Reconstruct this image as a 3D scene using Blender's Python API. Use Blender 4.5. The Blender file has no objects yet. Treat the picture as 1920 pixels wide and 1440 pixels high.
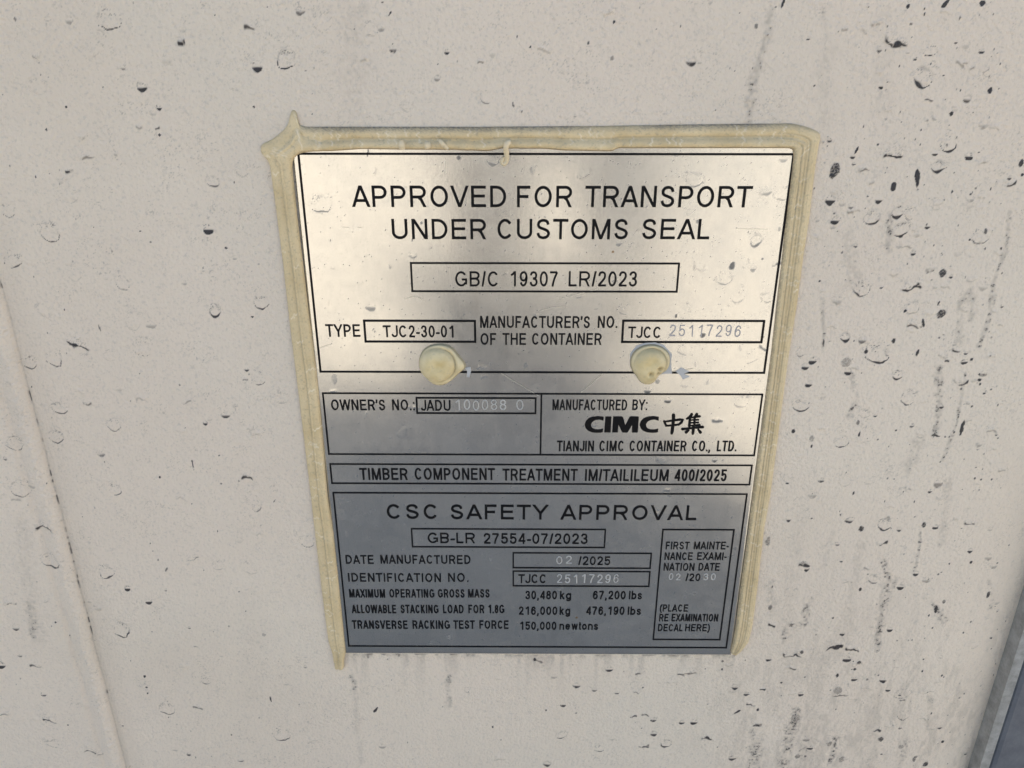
import bpy, math
import numpy as np

rng = np.random.default_rng(7)
S = bpy.context.scene
COL = S.collection
H0 = 1.35                                   # height of the plate above the ground

# ------------------------------------------------------------ camera, sky, sun, exposure
FPX = 1442.0                                # focal length in pixels of the 1920 px wide photograph
CAM = np.array([-0.0110, -0.3063, 0.1712 + H0])
PITCH, YAW, ROLL = -0.3921, 0.0060, 0.0005
camd = bpy.data.cameras.new('camera')
camd.lens = FPX / 1920 * 36; camd.sensor_width = 36; camd.clip_start = 0.01; camd.clip_end = 500
cam = bpy.data.objects.new('camera', camd); COL.objects.link(cam)
S.camera = cam


def rot(p, y, r):
    cx, sx, cy, sy, cr, sr = math.cos(p), math.sin(p), math.cos(y), math.sin(y), math.cos(r), math.sin(r)
    Rx = np.array([[1, 0, 0], [0, cx, -sx], [0, sx, cx]])
    Rz = np.array([[cy, -sy, 0], [sy, cy, 0], [0, 0, 1]])
    Rr = np.array([[cr, -sr, 0], [sr, cr, 0], [0, 0, 1]])
    return Rz @ Rx @ Rr


RM = rot(math.pi / 2 + PITCH, YAW, ROLL)
from mathutils import Matrix, Vector
M4 = Matrix([list(RM[i]) + [CAM[i]] for i in range(3)] + [[0, 0, 0, 1]])
cam.matrix_world = M4

SUN_EL, SUN_AZ = math.radians(33.7), math.radians(-20.6)    # sun behind the container, a little to the right
SKY_ROT = math.radians(20.6)
W = bpy.data.worlds.new("World"); S.world = W; W.use_nodes = True
nt = W.node_tree
sky = nt.nodes.new('ShaderNodeTexSky'); sky.sky_type = 'NISHITA'; sky.sun_disc = False
sky.sun_elevation = SUN_EL; sky.sun_rotation = SKY_ROT
sky.air_density = 1.0; sky.dust_density = 3.0; sky.ozone_density = 0.2
bg = nt.nodes['Background']; bg.inputs['Strength'].default_value = 0.05
nt.links.new(sky.outputs[0], bg.inputs[0])
sd = bpy.data.lights.new('sun', 'SUN'); sd.energy = 5.0; sd.angle = math.radians(0.53); sd.color = (1, 0.925, 0.81)
so = bpy.data.objects.new('sun', sd); COL.objects.link(so)
sun_from = Vector((math.sin(-SUN_AZ) * math.cos(SUN_EL), math.cos(SUN_AZ) * math.cos(SUN_EL), math.sin(SUN_EL)))
so.rotation_euler = sun_from.to_track_quat('Z', 'Y').to_euler(); so.location = (2, 6, 8)
S.view_settings.view_transform = 'Standard'; S.view_settings.look = 'None'
S.view_settings.exposure = 2.74; S.view_settings.gamma = 1; S.view_settings.use_curve_mapping = False

# ------------------------------------------------------------ helpers


def P(x, y, depth=0.0):
    """photo pixel -> (X, Z) on the vertical plane Y = depth"""
    x = np.asarray(x, float); y = np.asarray(y, float)
    d = np.stack([(x - 960) / FPX, (720 - y) / FPX, -np.ones_like(x)], -1) @ RM.T
    t = (depth - CAM[1]) / d[..., 1]
    q = CAM + d * t[..., None]
    return q[..., [0, 2]]


def tag(o, label=None, cat=None, group=None, kind=None):
    if label: o['label'] = label
    if cat: o['category'] = cat
    if group: o['group'] = group
    if kind: o['kind'] = kind
    return o


def empty(name, loc):
    o = bpy.data.objects.new(name, None); COL.objects.link(o); o.location = loc; o.empty_display_size = 0.05
    return o


def mesh(name, V, F, mat, parent=None, smooth=False, mats=None):
    V = np.asarray(V, np.float32)
    me = bpy.data.meshes.new(name)
    if isinstance(F, np.ndarray):
        n = len(F); k = F.shape[1]
        me.vertices.add(len(V)); me.vertices.foreach_set('co', V.ravel())
        me.loops.add(n * k); me.loops.foreach_set('vertex_index', F.astype(np.int32).ravel())
        me.polygons.add(n); me.polygons.foreach_set('loop_start', np.arange(n, dtype=np.int32) * k)
        me.update(calc_edges=True)
    else:
        me.from_pydata(V.tolist(), [], [list(map(int, f)) for f in F]); me.update()
    if smooth: me.polygons.foreach_set('use_smooth', np.ones(len(me.polygons), bool))
    me.materials.append(mat)
    o = bpy.data.objects.new(name, me); COL.objects.link(o)
    if parent is not None:
        o.parent = parent
        o.matrix_parent_inverse = Matrix.Translation(parent.location).inverted()
    return o


def attr(o, name, rgb):
    a = o.data.attributes.new(name, 'FLOAT_COLOR', 'POINT')
    c = np.ones((len(rgb), 4), np.float32); c[:, :3] = rgb
    a.data.foreach_set('color', c.ravel())


def gridfaces(nx, nz):
    i = np.arange(nx * nz).reshape(nz, nx)
    return np.stack([i[:-1, :-1], i[:-1, 1:], i[1:, 1:], i[1:, :-1]], -1).reshape(-1, 4)


def box(x0, x1, y0, y1, z0, z1):
    V = [(x, y, z) for z in (z0, z1) for y in (y0, y1) for x in (x0, x1)]
    F = [(0, 2, 3, 1), (4, 5, 7, 6), (0, 1, 5, 4), (2, 6, 7, 3), (0, 4, 6, 2), (1, 3, 7, 5)]
    return V, F


def merge(parts):
    V, F = [], []
    for v, f in parts:
        n = len(V); V += [tuple(p) for p in v]; F += [tuple(i + n for i in q) for q in f]
    return V, F


def vnoise(X, Z, cell, seed):
    """smooth value noise in [-1,1] on metre coordinates"""
    g = np.random.default_rng(seed).uniform(-1, 1, (64, 64))
    u = X / cell + 1000.3; v = Z / cell + 1000.7
    iu = np.floor(u).astype(int); iv = np.floor(v).astype(int)
    fu = u - iu; fv = v - iv
    fu = fu * fu * (3 - 2 * fu); fv = fv * fv * (3 - 2 * fv)
    a = g[iv % 64, iu % 64]; b = g[iv % 64, (iu + 1) % 64]
    c = g[(iv + 1) % 64, iu % 64]; d = g[(iv + 1) % 64, (iu + 1) % 64]
    return (a * (1 - fu) + b * fu) * (1 - fv) + (c * (1 - fu) + d * fu) * fv


def sm(a, b, x):
    t = np.clip((x - a) / (b - a), 0, 1)
    return t * t * (3 - 2 * t)


# ------------------------------------------------------------ materials
class Mat:
    def __init__(s, name):
        s.m = bpy.data.materials.new(name); s.m.use_nodes = True; s.t = s.m.node_tree
        s.b = s.t.nodes['Principled BSDF']

    def n(s, kind, **kw):
        q = s.t.nodes.new(kind)
        for k, v in kw.items():
            if k in q.inputs: q.inputs[k].default_value = v
            else: setattr(q, k, v)
        return q

    def l(s, a, b): s.t.links.new(a, b)

    def noise(s, scale, detail=2, rough=0.5, vec=None):
        q = s.n('ShaderNodeTexNoise'); q.inputs['Scale'].default_value = scale
        q.inputs['Detail'].default_value = detail; q.inputs['Roughness'].default_value = rough
        s.l(vec if vec is not None else s.coord(), q.inputs['Vector']); return q.outputs['Fac']

    def coord(s):
        if not hasattr(s, 'c'): s.c = s.n('ShaderNodeTexCoord').outputs['Object']
        return s.c

    def mapping(s, scale):
        q = s.n('ShaderNodeMapping'); q.inputs['Scale'].default_value = scale; s.l(s.coord(), q.inputs['Vector'])
        return q.outputs[0]

    def ramp(s, fac, a, b, lo=0., hi=1.):
        q = s.n('ShaderNodeMapRange'); q.inputs['From Min'].default_value = a; q.inputs['From Max'].default_value = b
        q.inputs['To Min'].default_value = lo; q.inputs['To Max'].default_value = hi
        s.l(fac, q.inputs['Value']); return q.outputs[0]

    def mix(s, fac, a, b):
        q = s.n('ShaderNodeMix', data_type='RGBA')
        if isinstance(fac, float): q.inputs[0].default_value = fac
        else: s.l(fac, q.inputs[0])
        for i, c in ((6, a), (7, b)):
            if isinstance(c, tuple): q.inputs[i].default_value = (*c, 1)
            else: s.l(c, q.inputs[i])
        return q.outputs[2]

    def math(s, op, a, b):
        q = s.n('ShaderNodeMath', operation=op)
        for i, c in enumerate((a, b)):
            if isinstance(c, (int, float)): q.inputs[i].default_value = c
            else: s.l(c, q.inputs[i])
        return q.outputs[0]

    def attr(s, name):
        q = s.n('ShaderNodeAttribute', attribute_name=name); sp = s.n('ShaderNodeSeparateColor')
        s.l(q.outputs['Color'], sp.inputs[0]); return sp.outputs

    def bump(s, h, dist, strength=1., prev=None):
        q = s.n('ShaderNodeBump'); q.inputs['Distance'].default_value = dist; q.inputs['Strength'].default_value = strength
        s.l(h, q.inputs['Height'])
        if prev is not None: s.l(prev, q.inputs['Normal'])
        return q.outputs[0]


def plain(name, col, rough=0.6, metal=0.0):
    m = Mat(name); m.b.inputs['Base Color'].default_value = (*col, 1)
    m.b.inputs['Roughness'].default_value = rough; m.b.inputs['Metallic'].default_value = metal
    return m


# white container paint
m = Mat('white_paint'); A = m.attr('marks')
c = m.mix(m.ramp(m.noise(9, 4), 0.35, 0.65), (0.685, 0.586, 0.476), (0.735, 0.635, 0.52))
c = m.mix(m.ramp(m.noise(5.5, 2), 0.42, 0.62, 0, 0.45), c, (0.72, 0.61, 0.505))
c = m.mix(m.ramp(m.noise(7.3, 3), 0.50, 0.66, 0, 0.35), c, (0.665, 0.60, 0.50))
c = m.mix(m.ramp(m.noise(900, 2), 0.56, 0.75, 0, 0.35), c, (0.40, 0.37, 0.34))
fl = m.noise(260, 5, 0.7); c = m.mix(m.ramp(fl, 0.60, 0.74, 0, 0.30), c, (0.30, 0.28, 0.26))
c = m.mix(A[1], c, (0.33, 0.27, 0.20))
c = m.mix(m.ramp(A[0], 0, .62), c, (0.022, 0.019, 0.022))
m.l(c, m.b.inputs['Base Color']); m.b.inputs['Roughness'].default_value = 0.42
m.b.inputs['Specular IOR Level'].default_value = 0.5
b1 = m.bump(m.noise(650, 4, 0.6), 0.0016, 0.8)
b2 = m.bump(m.noise(60, 2), 0.001, 0.25, b1)
m.l(b2, m.b.inputs['Normal']); M_PAINT = m.m

# brushed aluminium plate
m = Mat('brushed_aluminium'); A = m.attr('marks')
gr = m.noise(1.0, 2, 0.6, m.mapping((1800, 1, 160)))
c = m.mix(m.ramp(gr, 0.3, 0.7), (0.51, 0.50, 0.475), (0.545, 0.535, 0.505))
c = m.mix(m.ramp(m.noise(1300, 4, 0.7), 0.57, 0.72, 0, 0.6), c, (0.42, 0.40, 0.37))
c = m.mix(A[1], c, (0.38, 0.24, 0.12))
c = m.mix(A[0], c, (0.05, 0.045, 0.04)); m.l(c, m.b.inputs['Base Color'])
met = m.math('SUBTRACT', 0.93, A[0]); met = m.math('SUBTRACT', met, A[2]); m.l(met, m.b.inputs['Metallic'])
ro = m.ramp(m.noise(35, 3), 0.3, 0.7, 0.13, 0.18); m.l(m.math('ADD', ro, m.math('MULTIPLY', A[2], 0.4)), m.b.inputs['Roughness'])
m.b.inputs['Anisotropic'].default_value = 0.0
b0 = m.bump(m.noise(14, 1), 0.0010, 0.22)
b1 = m.bump(gr, 0.000012, 0.35, b0); b2 = m.bump(m.noise(600, 2), 0.00003, 0.25, b1)
m.l(b2, m.b.inputs['Normal']); M_PLATE = m.m

# black ink, slightly broken up
m = Mat('black_ink')
c = m.mix(m.ramp(m.noise(700, 3), 0.64, 0.78, 0, 0.5), (0.004, 0.004, 0.005), (0.10, 0.10, 0.10)); m.l(c, m.b.inputs['Base Color'])
m.b.inputs['Roughness'].default_value = 0.5; m.b.inputs['Specular IOR Level'].default_value = 0.12; M_INK = m.m

m = Mat('stamped_metal')
m.b.inputs['Base Color'].default_value = (0.38, 0.355, 0.35, 1); m.b.inputs['Metallic'].default_value = 0.0
m.b.inputs['Roughness'].default_value = 0.55; M_STAMP = m.m

m = Mat('highlit_stamped_metal')
m.b.inputs['Base Color'].default_value = (0.43, 0.415, 0.39, 1); m.b.inputs['Roughness'].default_value = 0.5; M_STAMP2 = m.m  # lighter copy of the stamped metal, brighter highlights put into the colour
# sealant
m = Mat('yellowed_sealant'); A = m.attr('marks')
c = m.mix(m.ramp(m.noise(60, 4), 0.35, 0.65), (0.55, 0.425, 0.235), (0.65, 0.52, 0.315))
c = m.mix(m.ramp(m.noise(900, 2), 0.55, 0.72, 0, 0.5), c, (0.32, 0.27, 0.19))
c = m.mix(A[1], c, (0.80, 0.70, 0.53))
c = m.mix(A[0], c, (0.10, 0.095, 0.09)); m.l(c, m.b.inputs['Base Color'])
m.b.inputs['Roughness'].default_value = 0.5
m.l(m.bump(m.noise(500, 3), 0.0004, 0.5), m.b.inputs['Normal']); M_SEAL = m.m

m = Mat('weathered_rubber')
c = m.mix(m.ramp(m.noise(120, 5, 0.7), 0.35, 0.7), (0.20, 0.195, 0.18), (0.36, 0.35, 0.33)); m.l(c, m.b.inputs['Base Color'])
m.b.inputs['Roughness'].default_value = 0.8; m.l(m.bump(m.noise(400, 3), 0.0005, 0.6), m.b.inputs['Normal']); M_RUB = m.m
m = Mat('blue_grey_steel')
c = m.mix(m.ramp(m.noise(80, 5, 0.7), 0.35, 0.7), (0.065, 0.075, 0.095), (0.11, 0.12, 0.14)); m.l(c, m.b.inputs['Base Color'])
m.b.inputs['Roughness'].default_value = 0.55; m.l(m.bump(m.noise(300, 3), 0.0005, 0.4), m.b.inputs['Normal']); M_POST = m.m
m = Mat('asphalt')
c = m.mix(m.ramp(m.noise(3, 5, 0.7), 0.35, 0.7), (0.24, 0.225, 0.20), (0.34, 0.32, 0.285)); m.l(c, m.b.inputs['Base Color'])
m.b.inputs['Roughness'].default_value = 0.9; M_GROUND = m.m
M_CLOTH = plain('dark_work_clothes', (0.018, 0.019, 0.024), 0.95).m

# ------------------------------------------------------------ ground
V, F = box(-150, 150, -250, 60, -0.3, 0.0)
tag(mesh('ground', V, F, M_GROUND), 'grey paved yard the container stands on', 'ground', kind='structure')

# ------------------------------------------------------------ container
WY = 0.0016                                   # wall face; the print on the plate lies at y = 0
XL, XR = -2.05, 0.0
edge = P([1862], [1285], WY + 0.006)[0][0]    # right-hand edge of the door skin
container = empty('shipping_container', (0, 0.6, 0.0))
tag(container, 'weathered white shipping container wall with flaking blistered paint and dirt streaks', 'container')

seam_x = float(np.mean(P([62, 110, 213, 240], [770, 960, 1327, 1440], WY)[:, 0]))

# features measured on the photograph: x, y, radius, darkness of the lower rim, kind
#  b blister with dark lower rim, d dirt blot, w wavy flake line, s slanted seed
BL = """28 35 5 .5 d;202 37 20 .8 b;128 38 7 .3 b;340 82 8 .8 w;342 55 6 .2 b;231 127 5 .4 b;265 163 9 .95 b;298 202 5 .9 b;299 253 4 .9 d;295 240 5 .6 w;
195 187 4 .9 s;124 200 3 .9 d;170 92 19 .15 b;467 52 11 .6 w;482 125 10 .8 b;537 110 18 .9 b;70 162 18 .12 b;130 320 9 .8 w;165 295 14 .4 w;170 343 12 .2 b;133 365 15 .2 b;
398 340 13 .6 b;390 430 9 .95 b;90 435 21 .7 b;14 395 14 .5 b;424 465 5 .8 d;455 315 16 .3 b;87 243 3 .8 d;112 345 3 .4 d;563 20 8 .5 b;605 40 18 .25 b;476 200 3 .9 d;440 160 13 .15 b;
25 488 16 .7 b;137 512 15 .2 b;82 580 18 .15 b;230 530 13 .5 b;250 600 18 .15 b;145 645 21 .85 w;187 615 7 .5 s;102 672 16 .75 b;55 680 14 .7 b;268 650 21 .45 b;207 665 13 .15 b;160 675 14 .2 b;
403 582 13 .9 b;490 567 15 .85 b;473 594 3 1 d;485 708 14 .7 b;462 693 4 .8 b;460 711 6 .5 w;526 745 15 .3 b;111 765 14 .7 b;164 757 9 .5 w;105 818 14 .7 b;213 797 14 .55 b;385 793 5 .9 b;423 778 8 .6 b;
30 830 17 .7 b;11 858 4 .6 b;40 915 21 .6 b;188 850 9 .5 b;217 918 13 .75 b;362 872 7 .8 s;463 896 12 .7 w;480 948 11 .55 b;415 907 3 .8 d;300 895 2 .9 d;514 940 5 .5 s;
85 988 20 .7 w;97 1050 17 .8 b;199 1072 16 .7 b;239 1103 6 1 b;279 1128 6 .95 b;228 1180 17 .85 b;32 1175 7 .6 b;20 1128 14 .5 w;68 1246 12 .6 w;39 1227 4 .5 b;83 1300 5 .6 b;575 1015 13 .7 b;312 1068 5 .5 s;362 1045 12 .5 w;
408 1060 11 .25 b;467 1065 14 .2 b;355 1177 3 .6 b;386 1277 9 .6 b;313 1328 15 .8 b;371 1328 10 .6 w;508 1312 6 .8 s;529 1378 16 .75 b;94 1348 13 .8 w;100 1390 12 .5 b;175 1408 20 .6 w;354 1414 4 .7 b;452 1426 6 .7 w;
572 1250 4 .5 b;271 1268 3 1 d;275 1289 3 .8 d;277 1300 2 .8 d;5 1245 8 .8 b;106 1165 3 .7 d;495 1190 8 .3 d;310 1106 3 .5 b;367 1212 4 .4 w;10 1337 12 .4 w;
737 92 7 .6 b;693 53 14 .3 b;731 26 4 .7 s;838 97 5 .7 b;901 115 7 .5 w;820 146 6 .4 b;912 183 13 .45 b;962 195 5 .6 s;1151 41 4 .95 d;1078 217 3 .4 b;1231 55 4 .5 s;1020 95 14 .25 w;1148 110 4 .4 d;
842 1276 7 .35 d;705 1330 10 .85 s;924 1363 4 .9 d;1056 1321 6 .8 b;1024 1332 3 .8 d;1053 1378 9 .75 b;1081 1285 7 .7 b;1115 1293 5 .6 b;1142 1255 6 .7 b;1040 1268 7 .3 b;1196 1263 6 .7 w;1157 1299 4 .6 b;1194 1298 8 .5 w;
1206 1289 3 .9 d;1188 1343 7 .7 w;1210 1340 8 .7 w;1226 1349 6 .7 b;1226 1375 6 .8 b;1249 1394 10 .9 b;1207 1400 11 .7 w;1123 1404 8 .8 b;1026 1432 7 .6 b;1277 1264 8 .7 w;1278 1354 6 .9 b;1203 1365 2 .9 d;1080 1337 3 .5 d;
1468 7 8 .8 s;1296 115 9 .7 b;1418 50 7 .5 d;1703 12 6 .9 d;1775 5 9 .9 s;1842 7 8 .9 d;1664 50 3 .6 d;1708 45 4 .5 d;1680 80 24 .85 w;1649 93 5 .6 b;1745 95 12 .85 b;1840 96 5 .7 b;1730 145 17 .95 b;1857 170 8 .9 d;
1784 213 6 .9 d;1742 185 9 .6 w;1814 185 8 .6 b;1778 270 14 .95 b;1816 293 7 .95 b;1760 312 13 .9 b;1720 335 16 .95 s;1675 290 20 .9 w;1606 282 7 .8 s;1565 318 13 .75 d;1557 375 9 1 b;1567 413 8 1 b;1595 387 5 .5 b;1635 408 16 .8 b;
1648 375 7 .9 b;1675 350 8 .9 d;1683 398 12 .95 b;1690 430 15 .95 b;1708 400 12 .6 b;1785 360 4 1 d;1880 313 15 .2 b;1897 345 9 .85 w;1915 305 8 .9 d;1917 328 4 .95 d;1840 443 15 .7 b;1848 433 6 .6 d;1620 318 12 .5 w;1745 120 3 .8 d;
1615 540 18 .75 b;1710 538 20 .9 w;1768 512 10 .8 d;1710 576 13 .5 b;1697 583 4 .9 d;1760 568 6 .9 s;1765 588 10 .75 d;1731 604 9 .85 s;1585 632 10 1 b;1544 643 10 .6 s;1617 637 8 .5 b;1676 638 6 .7 d;1644 662 22 .95 b;1720 662 7 .8 s;
1624 659 7 .8 d;1793 657 9 .7 w;1776 676 5 .8 w;1808 678 6 .95 b;1822 674 5 .8 d;1503 660 10 .4 b;1524 676 8 .95 b;1510 687 7 .8 b;1584 680 13 .38 d;1590 697 8 .95 b;1683 703 10 .95 b;1517 720 6 .8 b;1502 760 15 .8 b;1704 745 16 .75 b;
1807 718 9 .95 w;1836 712 4 .9 d;1838 720 3 .8 d;1487 808 5 .95 d;1577 828 15 .8 b;1522 822 9 .35 d;1522 836 5 .8 d;1611 814 6 .9 s;1609 792 6 .5 d;1622 815 19 .25 b;1755 815 9 .9 w;1803 805 14 .9 s;1712 610 13 .6 w;1843 700 8 .4 b;
1594 975 8 .7 b;1615 991 7 .9 d;1659 983 14 .95 b;1665 972 8 .4 d;1732 984 9 .75 d;1755 988 5 1 b;1478 974 5 .8 b;1818 982 12 .6 w;1690 1018 10 .15 b;1569 1020 5 .5 b;1657 1018 8 .9 w;1505 1055 10 .45 d;1508 1060 12 .8 w;1513 1067 5 1 b;
1637 1085 10 .7 b;1820 1033 5 1 b;1822 1055 3 .9 d;1717 1075 6 .9 b;1688 1100 6 .95 b;1613 1105 6 .8 d;1770 1128 8 .6 d;1755 1142 12 .9 s;1742 1154 4 .9 d;1857 1120 7 .85 d;1447 1173 8 .8 w;1483 1110 12 .5 b;1668 1180 6 .95 b;
1580 1188 5 1 b;1565 1214 17 .9 w;1598 1217 15 .9 w;1587 1235 8 .9 b;1610 1242 7 .8 d;1603 1255 4 .95 d;1602 1273 5 1 b;1600 1240 3 .9 d;1655 1275 6 .95 b;1665 1293 5 .95 b;1692 1300 15 .7 b;1692 1312 6 .8 w;1729 1258 3 1 d;1767 1268 3 1 d;
1485 1228 20 .8 w;1503 1222 6 .6 d;1441 1236 5 .9 b;1486 1254 8 .6 w;1378 1288 7 .7 b;1465 1280 4 .8 d;1400 1301 5 1 b;1430 1292 6 .9 w;1501 1301 5 1 b;1408 1320 10 .8 w;1382 1335 8 .8 s;1292 1262 16 .6 w;1301 1354 6 .95 b;1325 1384 11 .8 w;
1373 1421 7 .95 b;1421 1331 3 1 d;1490 1348 15 .4 d;1420 1360 9 .8 w;1570 1266 6 .7 d;1570 1295 14 .4 d;1577 1304 16 .6 w;1770 1395 6 .85 d;1737 1436 9 .85 d;1645 1370 8 .7 w;1652 1386 7 .8 d;1694 1340 14 .6 b;1580 1375 11 .2 b;1512 1385 7 .4 b;
1556 1395 9 .5 d;1555 1425 7 .6 d;1495 1418 10 .5 d;1576 1425 9 .45 d;1690 1400 7 .4 d;1715 1425 7 .6 d;1322 1254 2 .8 d;1448 1100 4 .6 d;1444 1140 6 .5 d;1850 1438 4 .9 d;1887 1269 2 .9 d;1867 1065 7 .3 b;1856 1053 3 .5 d;
1368 1247 8 .4 w;1003 1236 6 .75 d;1010 1240 9 .5 w;690 1230 5 .4 d;748 1229 4 .5 d;1355 1240 3 .6 d;1440 1015 8 .5 d;1585 900 13 .3 b;1680 880 14 .2 b;1540 900 6 .6 b;1475 905 3 .9 b;1600 925 4 .7 d;1760 905 9 .4 b;1860 900 3 .7 d;1500 940 12 .25 b"""
STREAKS = """1442,30 1440,60 1425,110 1412,150 1405,228|9|.34;1546,20 1548,130|7|.12;1668,402 1664,470|9|.4;1592,440 1596,475 1600,530|16|.16;1892,402 1886,470 1862,530 1855,590 1836,650|5|.5;
1818,545 1800,570 1797,640|9|.3;1762,690 1760,760 1757,790 1752,812|8|.5;1597,702 1606,745 1592,778|7|.5;1810,700 1795,790 1768,862|4|.4;1655,1052 1666,1075 1652,1150 1645,1220|9|.5;1725,998 1722,1040 1713,1070|4|.6;1680,1085 1668,1110 1650,1160|8|.3;
1516,1128 1508,1170 1480,1172|10|.4;1474,1175 1470,1205|9|.4;1443,1090 1446,1150|11|.22;1493,1333 1483,1370 1468,1440|18|.45;1420,1375 1412,1440|20|.42;1438,1285 1446,1330|20|.16;1480,1380 1474,1440|12|.4;1568,1385 1556,1430|9|.5;1508,1400 1495,1440|12|.35;
1500,970 1480,1100 1470,1290|20|.1;1750,1130 1772,1165|9|.45;1700,1385 1690,1430|10|.3;40,970 62,1150 72,1200|22|.12;660,1268 665,1290|7|.5;664,1290 676,1430|10|.16;842,1268 842,1325|9|.35;660,30 658,200|30|.1;1745,1310 1742,1370|9|.25;
1560,1000 1545,1060|12|.12;1360,1290 1370,1440|30|.08;470,1120 480,1300|40|.05;60,1130 65,1190|14|.35;1860,1095 1864,1145|8|.25;1540,560 1545,620 1542,660|4|.35;1722,830 1700,880|14|.25;1825,560 1820,600|8|.3;1620,1000 1600,1100 1590,1180|14|.16;1540,1230 1525,1330 1515,1440|22|.16;1640,1320 1625,1440|20|.18;1390,1300 1385,1440|16|.14;1650,40 1655,200|24|.08;1550,100 1548,230|20|.1;1780,900 1765,1020|10|.2"""
PLATE_BL = """604 382 18 .8 b;790 418 3 .8 d;773 450 4 .9 d;774 478 8 .35 b;694 575 9 .6 b;860 296 7 .85 d;924 300 11 .75 b;1302 336 16 .8 b;1466 362 15 .5 b;1436 362 12 .5 w;1418 450 12 .8 b;1461 430 5 .4 d;1308 415 4 .6 d;1161 456 5 .7 b;1213 388 3 .5 d;
1149 472 3 .9 r;1372 500 7 .9 d;1357 522 14 .6 b;1382 558 12 .5 b;1438 557 11 .5 b;1412 503 6 .5 b;1458 494 10 .7 w;1313 503 13 .3 w;1430 486 3 .7 d;1382 560 12 .3 b;1170 580 12 .5 b;1268 592 5 1 d;1317 629 6 .95 d;1282 655 14 .6 b;1408 670 12 .35 b;1432 653 10 .7 w;
1004 592 6 .5 d;986 685 6 .6 d;770 661 4 .6 s;908 706 6 .7 w;905 690 9 .3 w;1215 732 6 .85 b;1233 716 5 .5 d;1253 750 7 1 b;1240 864 12 .3 d;1234 862 4 .7 b;1340 862 5 .9 b;1355 863 2 .8 d;1390 752 14 .55 b;1345 790 11 .75 w;1094 799 4 .95 d;703 622 2 .9 d;777 770 3 .7 d;
780 765 6 .3 w;1242 838 5 .6 s;1250 920 7 .7 w;1256 928 4 .9 b;1379 1029 4 .85 d;1373 1042 3 .7 d;1302 1111 4 .9 b;1264 1112 3 .5 d;1284 1120 4 .7 d;1290 1002 5 .7 s;1372 970 3 .7 d;915 1164 4 .5 d;674 986 4 .7 s;920 1050 5 .5 s;1081 1158 3 .9 r;1048 1104 5 .5 b;695 960 3 .3 d;
1257 980 4 .5 d;1230 963 6 .4 w;1380 1003 3 .5 d;628 712 8 .4 d;625 735 7 .4 w;700 617 5 .4 s;842 1195 7 .2 d;755 812 14 .13 d;690 285 5 .9 s;1107 795 2 .6 d;1500 840 4 .4 d;1430 800 5 .5 d;1440 820 5 .5 s;1408 735 12 .35 b;980 520 3 .4 d;730 500 6 .2 d;1000 320 10 .2 d;1095 328 14 .25 w"""


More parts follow.
